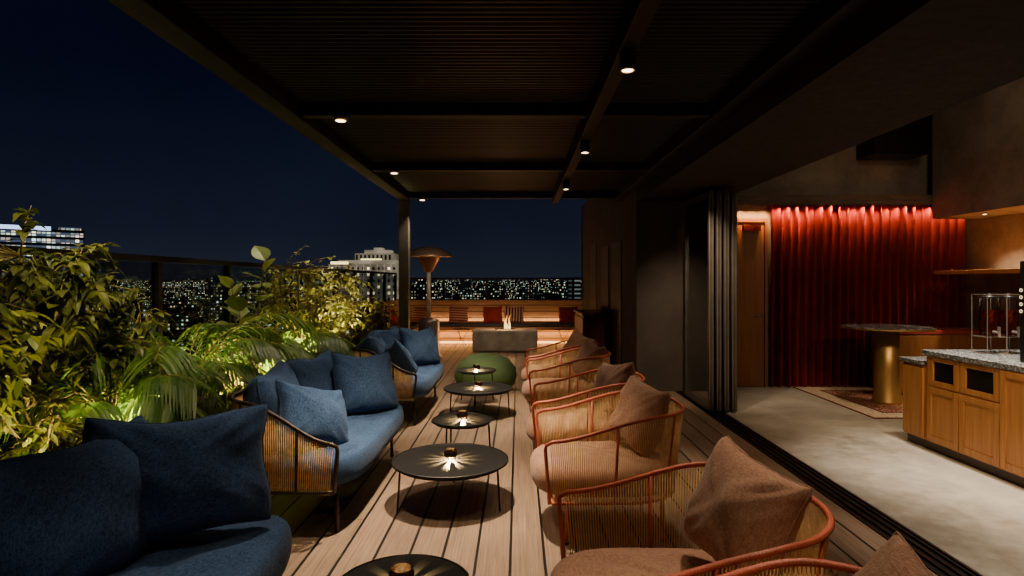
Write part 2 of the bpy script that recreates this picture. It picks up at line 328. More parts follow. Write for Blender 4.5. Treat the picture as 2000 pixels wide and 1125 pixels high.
# office
D=260; H=lambda y:1.5+(550-y)/F*D; oa=R(39.3); rr_=D/math.cos(oa)
of=thing('office_tower','broad office tower at the far left with white lit floors and bluish roof','building',(-math.sin(oa)*rr_,D,-71),oa)
hw=19
MB().box(-hw,hw,0,25,0,H(446)+71).build('wall',plain('office_wall',(.03,.034,.042),.6),of)
OFB=citym('office_windows',1.7,.72,2.0,(.045,.06,.10),ambient=1.3,lo=.12,hi=.88)
for i in range(9):
    z=H(452)+71-i*3.0; MB().box(-hw+.4,hw-.4,-.3,-.05,z-1.8,z).build('window_band',OFB,of)
MB().box(-hw+.3,hw-12,-.35,-.05,H(446)+71-.6,H(441)+71).build('roof_sign_band',emis('blue_white',(.45,.62,1),2.4),of)
MB().box(hw-9,hw-1,3,10,H(446)+71,H(440)+71).build('roof_plant_room',OFB,of)
D=420; t_=thing('slab_tower','slim grey tower with banded floors seen over the back fence at the right','building',((1122-1012)/F*D,D,-71))
MB().box(-4.5,4.5,0,8,0,1.5+71+3).build('wall',plain('slab_wall',(.05,.055,.06),.7),t_)
for i in range(8): MB().box(-4.2,4.2,-.3,-.05,72.5-i*3,73.6-i*3).build('window_band',emis('dim_window%d'%i,(.5,.6,.6),rc.uniform(.05,.3)),t_)
for pxx,yy in ((421,541),(515,556),(1035,560),(905,549)):
    D=700; z=1.5+(550-yy)/F*D
    tag(MB().box(-9,9,0,20,0,z+71).box(-5,1,3,8,z+71,z+74).build('mid_tower',citym('tower_%d'%pxx,3.0,.3,1.4,(.03,.032,.04),ambient=.25),loc=((pxx-1012)/F*D,D,-71)),
        {421:'narrow dark tower rising above the plants at left',515:'grey block seen through the fence between the tall plants',1035:'grey block behind the back fence, right of the fire',905:'dark block on the skyline just right of the patio heater'}[pxx],'building')
# ---- fences
def fence(name,label,p0,p1,step,ztop,zbot):
    d=Vector(p1)-Vector(p0); L=d.length; rz=math.atan2(d.y,d.x)
    t=thing(name,label,'fence',(p0[0],p0[1],0),rz)
    MB().box(0,L,-.035,.035,ztop-.05,ztop).build('top_rail',BLACK,t); MB().box(0,L,-.02,.02,zbot,zbot+.04).build('bottom_rail',BLACK,t)
    n=int(L/step+.01)
    pm=MB().box(-.03,.03,-.03,.03,zbot-.03,ztop-.052).build('post',BLACK,t); gm=MB().box(.035,step-.035,-.005,.005,zbot+.045,ztop-.055).build('glass_panel',GLASS,t)
    for i in range(1,n+1):
        c=pm.copy(); C.objects.link(c); c.location=(i*step,0,0)
        if i<n: c=gm.copy(); C.objects.link(c); c.location=(i*step,0,0)
fence('side_fence','black railed glass fence running behind the plants along the left side',(-3.12,-1.1,0),(-3.12,15.15,0),1.25,1.72,.47)
fence('back_fence','black railed glass fence behind the corner bench at the far end',(-3.0,15.2,0),(1.5,15.2,0),1.1,1.60,.95)
pl=thing('planter_ledge','long low tan planter ledge holding the plants along the left side','planter',(0,0,0))
MB().box(-3.19,-3.02,-2.4,11.8,.001,.44).build('outer_edge',TAN,pl); MB().box(-2.36,-2.26,-2.4,11.8,.001,.44).build('inner_edge',TAN,pl); MB().box(-3.018,-2.362,-2.4,11.8,.001,.38).build('soil',SOIL,pl)
# ---- pergola
pg=thing('pergola','dark steel pergola with ribbed louvre roof over the deck','pergola',(0,0,0))
for x0,x1,zb in ((-1.83,-1.67,2.75),(.525,.615,2.70),(1.48,1.61,2.75)): MB().box(x0,x1,-2,9.2,zb,2.97).build('beam',BEAM,pg,bevel=.006)
for y in (.1,2.35,4.6,6.85,9.1):
    for x0,x1 in ((-1.668,.523),(.617,1.478)): MB().box(x0,x1,y-.05,y+.05,2.77,2.95).build('cross_beam',BEAM,pg,bevel=.006)
MB().box(-1.90,-1.832,-2,9.2,2.80,3.05).build('gutter',BEAM,pg)
LOUV=plain('louvre_paint',(.0115,.0095,.0075),.45,0,spec=.3)
ys=[-1.9,.045,.155,2.295,2.405,4.545,4.655,6.795,6.905,9.045]
for i in range(0,10,2):
    for x0,x1 in ((-1.668,.523),(.617,1.478)):
        mb=MB(); n=int((ys[i+1]-ys[i])/.009)
        for k in range(n+1):
            y=ys[i]+(ys[i+1]-ys[i])*k/n; ph=(k%6)
            z=2.86+(0,.0,.0,.012,.012,.012)[ph]
            mb.v+= [(x0,y,z),(x1,y,z)]
            if k: b=2*(k-1); mb.f.append((b,b+1,b+3,b+2))
        mb.build('louvre_panel',LOUV,pg)
MB().box(-1.83,-1.68,9.12,9.27,0,2.749).build('post',plain('post_paint',(.07,.06,.05),.5),pg,bevel=.006)
LENS=emis('lamp_lens',(1,.72,.42),9)
for i,(y) in enumerate((3.1,5.08,7.1)):
    nm=('nearest','middle','farthest')[i]
    t=thing('cylinder_downlight','black cylinder downlight on the centre ceiling beam, %s of three'%nm,'ceiling light',(.57,y,2.6),0,'downlights on the centre beam')
    MB().lathe([(.038,0),(.04,.004),(.04,.099)],28).build('housing',BLACK,t,True)
    MB().lathe([(.029,-.002),(.029,.001)],24).build('lens',LENS,t)
    MB().lathe([(.0395,-.003),(.036,-.006),(.030,-.003)],28,cap=False).build('trim_ring',BRASS,t)
    spot((.57,y,2.58),28,ang=84)
for i,(y,x) in enumerate(((4.6,-1.37),(6.83,-1.42),(9.08,-1.46))):
    nm=('nearest','middle','farthest')[i]
    t=thing('recessed_downlight','small round recessed downlight on the left of the ceiling, %s of three'%nm,'ceiling light',(x,y,2.745),0,'recessed lights along the left ceiling')
    MB().lathe([(.052,.022),(.052,0),(.04,-.003)],28).build('trim_ring',BRASS,t,True); MB().lathe([(.036,-.006),(.036,-.004)],24).build('lens',LENS,t)
    spot((x,y,2.71),(70,70,130)[i],ang=96)
for y,en in ((1.3,190),(3.95,680),(6.7,560)): spot((-.44,y,2.74),en,(1,.78,.53),ang=68,blend=1.0,rad=.03)
spot((1.0,2.9,2.58),95,ang=56,rot=(R(-18),0,0)); spot((1.0,1.2,2.7),62,ang=66); spot((1.0,5.2,2.58),88,ang=56,rot=(R(-18),0,0))  # added spots without fixtures, there to light the armchairs
# ---- building block on the right
bk=thing('service_wall','dark brown rendered building wall with flush doors right of the deck','wall',(0,0,0))
MB().box(1.62,2.95,8.15,15.3,0,3.4).build('wall',concrete('brown_render',(.06,.044,.034),(.09,.068,.052),.8,2),bk)
DP=plain('door_panel_dark',(.075,.055,.042),.6)
MB().box(1.605,1.617,9.3,10.25,.02,2.15).build('door',DP,bk); MB().box(1.605,1.617,10.6,11.5,.02,2.15).build('door',DP,bk)
MB().box(1.606,1.617,12.3,13.2,.02,2.3).build('door',DP,bk)
lb=tag(MB().box(1.615,2.72,-2.4,8.14,2.6,4.4).build('lintel_beam',CONCD),'wide dark brown ceiling beam over the folding door line','beam')
# interior
struct('back_wall',MB().box(2.96,6.4,8.56,8.7,0,4.4),CONCW)
struct('side_wall',MB().box(6.4,6.6,-2.4,8.7,0,4.4),CONCW)
struct('indoor_ceiling',MB().box(2.73,6.6,-2.4,8.7,4.41,4.5),CONCD)
hd=tag(MB().box(5.75,6.39,2.0,8.27,2.37,3.87).build('concrete_bulkhead',CONCW),'concrete bulkhead hanging above the counter at the right edge','bulkhead')
tag(MB().box(4.85,5.60,8.12,8.54,3.24,3.9).build('air_duct',BLACK),'black air duct box high above the red curtain','duct')
for i,(y) in enumerate((7.6,7.0)):
    x=5.95 if i==0 else 5.98
    t=thing('bulkhead_spotlight','tiny round spotlight under the concrete bulkhead, %s one'%('left','right')[i],'ceiling light',(x,y,2.36),0,'spotlights under the bulkhead')
    MB().lathe([(.03,.008),(.03,-.002)],20).build('trim_ring',STEEL,t); MB().lathe([(.02,-.004),(.02,-.0025)],20).build('lens',LENS,t)
    spot((x,y,2.33),120,(1,.74,.45),ang=100)
spot((5.6,6.2,3.6),60,(1,.76,.48),ang=70,rot=(0,R(45),0))  # added fill spot, no lamp housing of its own
PELM=concrete('pelmet_plaster',(.085,.065,.05),(.14,.11,.085),.8,2.5)
tag(MB().box(2.97,6.39,8.30,8.55,2.63,2.71).box(2.97,6.39,8.30,8.315,2.575,2.628).build('curtain_pelmet',PELM),'grey ledge above the glowing curtain top','ledge')
# curtain
x0,x1=3.58,6.38
mb=MB(); n=int((x1-x0)/.007); zs=(.01,.6,1.3,2.0,2.5,2.58)
for k in range(n+1):
    x=x0+(x1-x0)*k/n; u=(x-x0)/.118*2*PI+.4; a=math.sin(u+.25*math.sin(x*9))
    a=math.copysign(abs(a)**.75,a)
    for j,z in enumerate(zs):
        am=.055+.012*math.sin(x*7+z)
        mb.v.append((x+.006*math.sin(z*3+x*20),8.478-am*a,z))
    if k:
        for j in range(len(zs)-1):
            b=(k-1)*len(zs)+j; mb.f.append((b,b+len(zs),b+len(zs)+1,b+1))
tag(mb.build('curtain',CURT,smooth=True),'deep red pleated curtain lit orange along its top','curtain')
HOTS=emis('led_dot',(1,.42,.14),3)
led=thing('cove_light','row of tiny warm led points along the curtain top','strip light',(0,8.365,2.600))
for k in range(21): MB().lathe([(.005,-.003),(.006,.0),(.005,.006)],8,c=(3.20+k*.152,0,0)).build('led_point',HOTS,led)
MB().box(3.15,6.3,-.012,.012,.008,.016).build('led_profile',STEEL,led)
for k in range(21): spot((3.20+k*.152,8.355,2.590),44,(1,.46,.16),70,1.0,.006,(R(38),0,0))
# indoor door
dr=thing('wooden_door','plain oak door with lever handle left of the red curtain','door',(3.31,8.5,0))
MB().box(-.19,.19,-.02,.03,.01,2.34).build('door_leaf',OAKH,dr,bevel=.004)
MB().box(-.30,-.195,-.04,.05,.005,2.4).build('door_frame',OAKH,dr); MB().box(.195,.24,-.04,.05,.005,2.4).build('door_frame',OAKH,dr); MB().box(-.193,.193,-.04,.05,2.345,2.4).build('door_frame',OAKH,dr)
MB().tube([(.14,-.02,1.02),(.14,-.07,1.02),(.04,-.075,1.02)],.009).lathe([(.024,0),(.024,.001)],16,c=(.14,-.022,1.0)).build('handle',STEEL,dr,True)
MB().box(-.12,.12,-.09,-.021,2.22,2.29).tube([(.1,-.08,2.28),(-.15,-.16,2.33)],.01).build('door_closer',RED,dr)
# folding glass doors
for i in range(4):
    x=2.20+i*.088; lab=('leftmost','second from left','third from left','rightmost')[i]
    t=thing('folding_glass_door','folded back glass door panel with dark frame, %s in the stack'%lab,'door',(x,6.78,0),0,'folded glass door panels')
    for a,b in ((0,.05),(.95,1.0)): MB().box(-.03,.03,a,b,.02,2.54).build('stile',FRAME,t,bevel=.006)
    MB().box(-.025,.025,.052,.948,.02,.09).build('rail',FRAME,t); MB().box(-.025,.025,.052,.948,2.47,2.54).build('rail',FRAME,t)
    MB().box(-.006,.006,.052,.948,.092,2.468).build('glass_pane',GLASS2,t)
    MB().box(-.026,-.020,-.005,-.001,.04,2.5).build('edge_seal',STEEL,t)
    MB().box(.012,.016,-.005,-.001,.04,2.5).build('edge_seal',STEEL,t)
spot((1.75,5.9,2.55),150,(1,.8,.55),60,.9,.03,aim=(2.2,7.3,1.2))  # added spot with no fixture, brings out the folding door edges
# ---------------------------------------------------------------- counter
ct=thing('bar_counter','oak bar counter with speckled grey stone top and dark square openings','counter',(3.66,0,0))
MB().box(0,.9,2.2,5.34,.08,.84).build('carcass',OAK,ct)
MB().box(-.03,.95,2.1,5.36,.842,.89).build('countertop',TERR,ct,bevel=.006)
MB().box(0.0,.7,5.342,5.66,.08,.745).build('end_unit',OAK,ct); MB().box(-.02,.75,5.365,5.70,.747,.785).build('end_top',TERR,ct,bevel=.005)
MB().box(.012,.85,2.2,5.62,.006,.078).build('toe_kick',plain('plinth_brown',(.06,.03,.016),.5),ct)
yb=[5.30,4.92,4.50,4.08,3.66,3.24,2.82]
for i in range(6):
    a=yb[i+1]+.006; b=yb[i]-.006; zt_=.575 if i<2 else .835
    o=MB().box(-.018,-.002,a,b,.10,zt_).build('cabinet_door',OAK,ct)
    for q in ((a,a+.05,.10,zt_),(b-.05,b,.10,zt_),(a+.052,b-.052,.10,.15),(a+.052,b-.052,zt_-.05,zt_)): MB().box(-.026,-.0185,*q).build('door_moulding',OAK,o)
    if i>1: continue
    MB().box(-.018,-.002,a,a+.06,.585,.835).build('panel',OAK,ct); MB().box(-.018,-.002,b-.06,b,.585,.835).build('panel',OAK,ct)
    MB().box(-.018,-.002,a+.062,b-.062,.80,.835).build('panel',OAK,ct); MB().box(-.018,-.002,a+.062,b-.062,.585,.63).build('panel',OAK,ct)
    MB().box(-.006,-.001,a+.062,b-.062,.632,.798).build('bin_opening',BLACK,ct)
MB().box(-.02,-.002,5.37,5.64,.10,.72).build('end_panel',OAK,ct)
# dispensers
LIQ=plain('red_drink',(.11,.012,.004),.08,0,.7,40)
for i,(px) in enumerate((1932,1969)):
    y=5.05; x=(px-1012)/F*y
    t=thing('drink_dispenser','glass drink dispenser of dark red punch with a tap, %s one on the counter'%('left','right')[i],'drink dispenser',(x,y,.891),0,'drink dispensers on the counter')
    MB().lathe([(.072,.15),(.074,.16),(.074,.46),(.07,.47)],28,cap=False).build('jar',CLEAR,t,True)
    MB().lathe([(.069,.155),(.069,.37)],28).build('drink',LIQ,t)
    MB().lathe([(.078,.47),(.078,.485),(.02,.49),(.012,.51)],28).build('lid',BLACK,t,True)
    s=MB()
    for sx in (-.082,.082):
        for sy in (-.085,.085): s.tube([(sx,sy,0),(sx,sy,.5)],.003,6)
    for zz in (.145,.5,.01): s.tube([(-.082,-.085,zz),(.082,-.085,zz),(.082,.085,zz),(-.082,.085,zz)],.003,6,True)
    s.build('stand',STEEL,t)
    MB().tube([(-.02,-.07,.19),(-.02,-.13,.185),(-.02,-.135,.15)],.011,10).box(-.028,-.012,-.137,-.12,.19,.235).build('tap',STEEL,t)
cf=thing('coffee_machine','tall black coffee machine with round lit buttons at the right edge','coffee machine',(3.80,4.25,.891))
MB().box(0,.3,0,.27,0,.765).build('body',BLACK,cf,bevel=.01); MB().box(.03,.27,-.05,-.001,.02,.05).build('drip_tray',STEEL,cf)
RING=emis('button_ring',(1,.78,.45),2.2)
for k in range(4):
    mb=MB(); cz=.385+k*.053; mb.tube([(-.003,.250+.011*math.cos(a*PI/8),cz+.011*math.sin(a*PI/8)) for a in range(16)],.0020,6,True); mb.build('button',RING,cf)
tag(MB().box(5.75,6.395,4.6,8.25,1.60,1.65).build('wall_shelf',OAK,bevel=.004),'thin wooden shelf fixed on the concrete wall above the counter','shelf')
# brass table
bt=thing('brass_pedestal_table','round dark marble table on a thick brass pedestal standing on the rug','table',(4.55,7.35,0.014))
MB().lathe([(.165,0),(.155,.02),(.135,.4),(.13,.9)],48).build('pedestal',BRASS,bt,True); MB().lathe([(.46,.90),(.50,.905),(.50,.93),(.49,.935)],64).build('tabletop',MARB,bt)
MB().lathe([(.505,.908),(.505,.926)],64,cap=False).build('edge_band',BRASS,bt)
sb=thing('side_cabinet','low reddish oak cabinet with red top standing against the red curtain','cabinet',(5.35,8.0,0))
MB().box(-.45,1.0,-.25,.25,.06,.82).build('carcass',OAKH,sb); MB().box(-.47,1.02,-.27,.27,.822,.86).build('cabinet_top',RED,sb); MB().box(-.4,.95,-.2,.2,.014,.058).build('toe_kick',BLACK,sb)
for a in (-.44,.28): MB().box(a,a+.7,-.268,-.252,.08,.80).build('cabinet_door',OAKH,sb,bevel=.003)
# rug
m,nt,out=newmat('rug_pattern'); tc=N(nt,'ShaderNodeTexCoord'); sp=N(nt,'ShaderNodeSeparateXYZ'); nt.links.new(tc.outputs['Object'],sp.inputs[0])
vo=N(nt,'ShaderNodeTexVoronoi'); vo.inputs['Scale'].default_value=7; nt.links.new(tc.outputs['Object'],vo.inputs['Vector'])
rg=math_(nt,'FRACT',math_(nt,'MULTIPLY',vo.outputs['Distance'],5)); col=ramp(nt,rg,(.0,(.20,.045,.03)),(.3,(.22,.05,.03)),(.4,(.50,.38,.25)),(.65,(.08,.045,.04)),(.85,(.20,.045,.03)))
ex=math_(nt,'SUBTRACT',1.2,math_(nt,'ABSOLUTE',sp.outputs[0])); ey=math_(nt,'SUBTRACT',.96,math_(nt,'ABSOLUTE',sp.outputs[1])); ed=math_(nt,'MINIMUM',ex,ey)
vo2=N(nt,'ShaderNodeTexVoronoi'); vo2.inputs['Scale'].default_value=15; nt.links.new(tc.outputs['Object'],vo2.inputs['Vector'])
bc=ramp(nt,vo2.outputs['Distance'],(.18,(.22,.06,.04)),(.3,(.55,.44,.31)),(.6,(.46,.35,.24)))
col=mixc(nt,math_(nt,'LESS_THAN',ed,.26),col,bc); col=mixc(nt,math_(nt,'LESS_THAN',math_(nt,'ABSOLUTE',math_(nt,'SUBTRACT',ed,.26)),.015),col,(.05,.02,.02)); col=mixc(nt,math_(nt,'LESS_THAN',ed,.025),col,(.16,.04,.03))
bsdf(nt,out,col,.95,0,noise(nt,coord(nt),120,2),.4,.004,.1)
tag(MB().box(-1.2,1.2,-.96,.96,0,.008).build('patterned_rug',m,loc=(5.08,7.46,.005)),'red and cream patterned oriental rug under the brass table','rug')
# interior lights
spot((3.75,4.6,4.3),1350,(1,.88,.70),44,1.0,.08); spot((3.3,2.6,4.3),850,(1,.85,.64),54,1.0,.08); spot((4.0,6.9,4.3),210,(1,.78,.52),50,1.0,.08)
point((4.5,5.4,3.7),28,(1,.74,.48),.15)  # added fill point that lifts the interior walls, not a real lamp
spot((2.95,3.2,3.2),300,(1,.72,.42),70,.9,.08,(R(28),R(-20),0))  # extra fill spot put in for the counter front
spot((4.3,4.6,2.2),70,(1,.66,.42),70,1.0,.15,aim=(5.0,8.4,1.1))  # added spot, only brightens the curtain
# ---------------------------------------------------------------- sideboard
cb=thing('sideboard','dark red wooden sideboard with stone top against the brown wall','cabinet',(1.37,11.1,0))
SBM=wood('mahogany',(.14,.03,.016),(.26,.06,.032),2)
MB().box(-.23,.23,-.75,.75,.05,.9).build('carcass',SBM,cb,bevel=.005); MB().box(-.26,.235,-.78,.78,.902,.95).build('stone_top',MARB,cb,bevel=.005)
for k in range(3): MB().box(-.247,-.232,-.73+k*.49,-.26+k*.49,.1,.86).build('cabinet_door',SBM,cb,bevel=.004)
MB().box(-.2,.2,-.7,.7,0,.048).build('plinth',BLACK,cb)
# ---------------------------------------------------------------- fire table, bench
CON2=concrete('cast_concrete',(.22,.185,.145),(.40,.345,.28),.75,5)
ft=thing('fire_table','rectangular cast concrete fire table with flames burning on top','fire table',(-.28,12.9,0))
MB().box(-.69,.69,-.35,.35,.02,.47).build('block',CON2,ft,bevel=.035); MB().box(-.22,.22,-.09,.09,.471,.485).build('burner_tray',BLACK,ft)
fm,nt,out=newmat('flame'); sp=N(nt,'ShaderNodeSeparateXYZ'); tc=N(nt,'ShaderNodeTexCoord'); nt.links.new(tc.outputs['Object'],sp.inputs[0])
cc=ramp(nt,sp.outputs[2],(.0,(1,.70,.25)),(.12,(1,.55,.14)),(.24,(1,.3,.05))); e=N(nt,'ShaderNodeEmission'); nt.links.new(cc,e.inputs[0]); e.inputs[1].default_value=3.2; nt.links.new(e.outputs[0],out.inputs[0])
mb=MB(); rf=random.Random(2)
for k in range(11):
    x=rf.uniform(-.10,.10); h=rf.uniform(.10,.20)*(1.25-abs(x)*6) if k>1 else .29; h=max(h,.07)
    mb.tube([(x+.02*math.sin(j*1.3+k)*j/6,rf.uniform(-.01,.01),j/6*h) for j in range(7)],.024,8,False,.002)
mb.build('flames',fm,ft,True,loc=(0,0,.486))
point((-.28,12.9,.66),22,(1,.5,.2),.08); spot((-.28,10.2,2.7),120,ang=70,rot=(R(35),0,0)); spot((-.5,12.6,2.9),50,(1,.7,.45),100)
bn=thing('corner_bench','l shaped built in timber corner bench with dark pads at the far end','bench',(0,0,0))
MB().box(-3.0,1.6,14.75,14.85,.0,1.04).build('backrest',BENCH,bn); MB().box(-3.02,1.6,14.852,15.10,.9,1.06).build('back_ledge',BENCH,bn)
MB().box(-3.10,-3.0,11.85,14.85,.0,1.04).build('backrest',BENCH,bn)
MB().box(-2.35,1.6,14.12,14.748,.36,.42).build('seat',BENCH,bn); MB().box(-2.998,-2.352,11.9,14.748,.36,.42).build('seat',BENCH,bn)
MB().box(-2.30,1.6,14.3,14.74,.0,.358).build('base',BENCH,bn); MB().box(-2.99,-2.5,11.95,14.74,.0,.358).build('base',BENCH,bn)
for k in range(4):
    a=-2.3+k*.97; MB().box(a+.008,a+.96,14.14,14.70,.421,.50).build('seat_pad',PADG,bn,bevel=.03)
for k in range(3):
    a=11.95+k*.92; MB().box(-2.96,-2.37,a+.008,a+.91,.421,.50).build('seat_pad',PADG,bn,bevel=.03)
area((-.35,14.2,.34),3.9,.03,34,(1,.48,.13)); area((-2.42,13.1,.34),.03,2.2,18,(1,.48,.13))
area((-.35,14.71,.52),3.9,.03,16,(1,.56,.24),(PI,0,0)); area((-2.97,13.2,.52),.03,2.4,8,(1,.56,.24),(PI,0,0))
MB().box(-2.3,1.6,14.285,14.298,.02,.07).build('led_strip',emis('bench_led',(1,.46,.11),5),bn)
# ---------------------------------------------------------------- pillows
def pillow_mesh(name,w,h,t,mat,seed=1,n=26,pinch=.07):
    rr=random.Random(seed); ph=[rr.uniform(0,6) for _ in range(8)]; mb=MB()
    idx={}
    def pt(i,j,s):
        u=-math.cos(PI*i/n)*.35+(-1+2*i/n)*.65; v=-math.cos(PI*j/n)*.35+(-1+2*j/n)*.65
        x=w/2*u*(1-pinch*(1-v*v)); z=h/2*v*(1-pinch*(1-u*u))
        cr=(abs(u)*abs(v))**6; x*=1-.04*cr; z*=1-.04*cr
        th=max((1-u**2)*(1-v**2),0)**.38
        wr=1+.09*math.sin(3.1*u+ph[0]+2*v)*math.cos(2.3*v+ph[1])+.06*math.sin(7*u*v+ph[2])+.04*math.sin(9*u+ph[3])*math.sin(5*v+ph[4])
        wr*=1-.16*v; cr=abs(u*v); wr+= -.16*cr*math.sin(14*(abs(u)-abs(v))+ph[7])
        y=s*t/2*th*wr
        x+=.014*math.sin(4*v+ph[5])*w; z+=.014*math.sin(4*u+ph[6])*h
        z-=.06*h*max(0,v)*(1-u*u)
        y+=.05*t*math.sin(2.2*u+ph[5])
        return (x,y,z)
    for s in (-1,1):
        for i in range(n+1):
            for j in range(n+1):
                edge=i in (0,n) or j in (0,n)
                if s==1 and edge: idx[(s,i,j)]=idx[(-1,i,j)]; continue
                idx[(s,i,j)]=len(mb.v); mb.v.append(pt(i,j,s))
        for i in range(n):
            for j in range(n):
                q=[idx[(s,i,j)],idx[(s,i+1,j)],idx[(s,i+1,j+1)],idx[(s,i,j+1)]]
                mb.f.append(tuple(q if s==-1 else q[::-1]))
    path=[mb.v[idx[(-1,i,0)]] for i in range(n)]+[mb.v[idx[(-1,n,j)]] for j in range(n)]+[mb.v[idx[(-1,n-i,n)]] for i in range(n)]+[mb.v[idx[(-1,0,n-j)]] for j in range(n)]
    mb.tube(path,.0035,5,True)
    return mb
def pillow(label,w,h,t,mat,loc,head,lean,spin,seed=1,group=None):
    o=pillow_mesh('p',w,h,t,mat,seed).build('throw_pillow',mat,smooth=True)
    o.matrix_world=Matrix.Translation(loc)@Matrix.Rotation(head,4,'Z')@Matrix.Rotation(lean,4,'X')@Matrix.Rotation(spin,4,'Y'); tag(o,label,'pillow',group); return o
# ---------------------------------------------------------------- horseshoe
def horseshoe(xf,xb,hw,r,n):
    pts=[]; L1=xf-(xb+r); La=PI/2*r; L2=2*(hw-r); tot=2*L1+2*La+L2
    for i in range(n+1):
        s=tot*i/n
        if s<=L1: p=(xf-s,-hw)
        elif s<=L1+La: a=(s-L1)/r; p=(xb+r-r*math.sin(a),-hw+r-r*math.cos(a))
        elif s<=L1+La+L2: p=(xb,-hw+r+(s-L1-La))
        elif s<=L1+2*La+L2: a=(s-L1-La-L2)/r; p=(xb+r-r*math.cos(a),hw-r+r*math.sin(a))
        else: p=(xb+r+(s-L1-2*La-L2),hw)
        pts.append(p)
    return pts
def sm(t): t=max(0,min(1,t)); return t*t*(3-2*t)
def superell(a,b,e,n=56,cx=0,cy=0):
    out=[]
    for k in range(n):
        t=2*PI*k/n; c,s=math.cos(t),math.sin(t); out.append((cx+a*math.copysign(abs(c)**(2/e),c),cy+b*math.copysign(abs(s)**(2/e),s)))
    return out
def roped_frame(t,xf,xb,hw,r,zb,zf,zr,nrope,fm,rm,fr=.013,flare=.035,posts=(.22,.5,.78),rr=.0038,stop=1.0,wrapm=None,rate=1.7):
    n=96; ne=int(n*stop)
    base=horseshoe(xf-.03,xb+flare,hw-flare,r-flare*.5,n); rim=horseshoe(xf,xb,hw,r,n)
    def zt(k): u=abs(k/n-.5)*2; return zf+(zr-zf)*sm((1-u)*rate)
    def rise(k):
        P=[]; bx,by=base[k]; tx,ty=rim[k]; f=.02 if k in (0,n) else 0
        for q in (0,.35,.7,.86): P.append((bx+(tx-bx)*q+f,by+(ty-by)*q,zb+(zt(k)-zb)*q))
        P.append((tx+f*.6,ty,zb+(zt(k)-zb)*.95)); return P
    path=rise(0)
    for k in range(1,ne): path.append((rim[k][0],rim[k][1],zt(k)))
    path+=rise(ne)[::-1]
    MB().tube(path,fr,10).build('rim_frame',fm,t,True)
    MB().tube([(x,y,zb) for x,y in base],fr,8,True).build('base_frame',fm,t,True)
    for f in posts:
        k=int(f*n)
        if k<ne: MB().tube([(base[k][0],base[k][1],zb),(rim[k][0],rim[k][1],zt(k))],fr*.85,8).build('upright',fm,t,True)
    mb=MB(); wb=MB()
    B=horseshoe(xf-.03,xb+flare,hw-flare,r-flare*.5,nrope); T=horseshoe(xf,xb,hw,r,nrope)
    for i in range(1,int(nrope*stop)):
        k=i/nrope*n; z=zt(k)
        b=Vector((B[i][0],B[i][1],zb-.012)); tt=Vector((T[i][0],T[i][1],z+fr*.8))
        mb.tube([b,tt],rr,5)
        k0=int(k); a_=rim[min(k0+1,n)]; c_=rim[max(k0-1,0)]; tg=Vector((a_[0]-c_[0],a_[1]-c_[1],0)).normalized(); nn=Vector((tg.y,-tg.x,0))
        wb.tube([Vector((T[i][0],T[i][1],z))+nn*math.cos(q)*(fr+.0003)+Vector((0,0,math.sin(q)*(fr+.0003))) for q in (-.6,.5,1.57,2.6,3.7)],rr*.8,4)
    mb.build('rope_weave',rm,t,True); wb.build('rim_wrap',wrapm or fm,t,True)
def legs(t,pts,zb,mat,r=.012):
    for (x,y) in pts:
        l=MB().tube([(x,y,zb),(x*1.03,y*1.02,.012)],r,10).build('leg',mat,t,True)
        MB().lathe([(r*1.25,0),(r*1.25,.014)],12,c=(x*1.03,y*1.02,0)).build('foot_cap',BLACK,l)
# ---- armchair
WR=plain('coral_wrap',(.54,.13,.065),.55)
ch=thing('rope_armchair','x','armchair',(0,0,0),0,'coral rope armchairs along the right')
roped_frame(ch,.42,-.43,.41,.36,.25,.61,.74,200,CORAL,ROPEC,.0105,.05,(.17,.34,.66,.83),.0022,1.0,WR)
legs(ch,[(.30,.30),(.30,-.30),(-.25,.27),(-.25,-.27)],.25,CORAL,.013)
MB().pad(superell(.44,.355,3.2,56,.06,0),.262,.425,.07,.025).build('seat_cushion',TAUPE,ch,True)
MB().tube([(.28,-.3,.25),(.28,.3,.25)],.012,8).tube([(-.25,-.27,.25),(-.25,.27,.25)],.012,8).build('seat_support',CORAL,ch,True)
cy=[1.22,2.10,3.72,4.78,6.36,7.42]
cl=['coral rope armchair cut by the bottom right corner, nearest of the row','coral rope armchair with large brown pillow, second from the camera','coral rope armchair with speckled brown pillow, third from the camera','coral rope armchair with dark brown pillow, fourth from the camera','coral rope armchair fifth from the camera, beside the green pouf','coral rope armchair farthest from the camera in the row']
cx=[.62,.60,.575,.56,.54,.54]; rzs=[PI+.03,PI-.02,PI+.03,PI-.04,PI+.02,PI-.03]
for i in range(6):
    if i==0: ch.location=(cx[0],cy[0],0); ch.rotation_euler=(0,0,rzs[0]); ch['label']=cl[0]
    else: dup(ch,(cx[i],cy[i],0),rzs[i],cl[i])
ps=[(.85,1.28,.66,-1.2,-.42,.35,TAUPE,'brown woven pillow peaking in at the bottom right corner'),
    (.80,2.12,.685,-1.1,-.30,.20,TAUPE,'large brown woven pillow on the second nearest armchair'),
    (.78,3.80,.66,-1.15,-.32,.14,TAUPE,'brown speckled pillow on the third nearest armchair'),
    (.78,4.84,.65,-1.2,-.32,-.14,TAUPED,'dark brown pillow on the fourth nearest armchair'),
    (.78,6.42,.645,-1.2,-.32,.16,TAUPED,'dark brown pillow on the fifth nearest armchair'),
    (.76,7.46,.655,-1.0,-.32,.3,TAUPE,'light brown pillow on the farthest armchair')]
for i,(x,y,z,h,l,s,mt,lab) in enumerate(ps): pillow(lab,.43,.43,.26,mt,(x,y,z),h,l,s,10+i,'pillows on the armchairs')
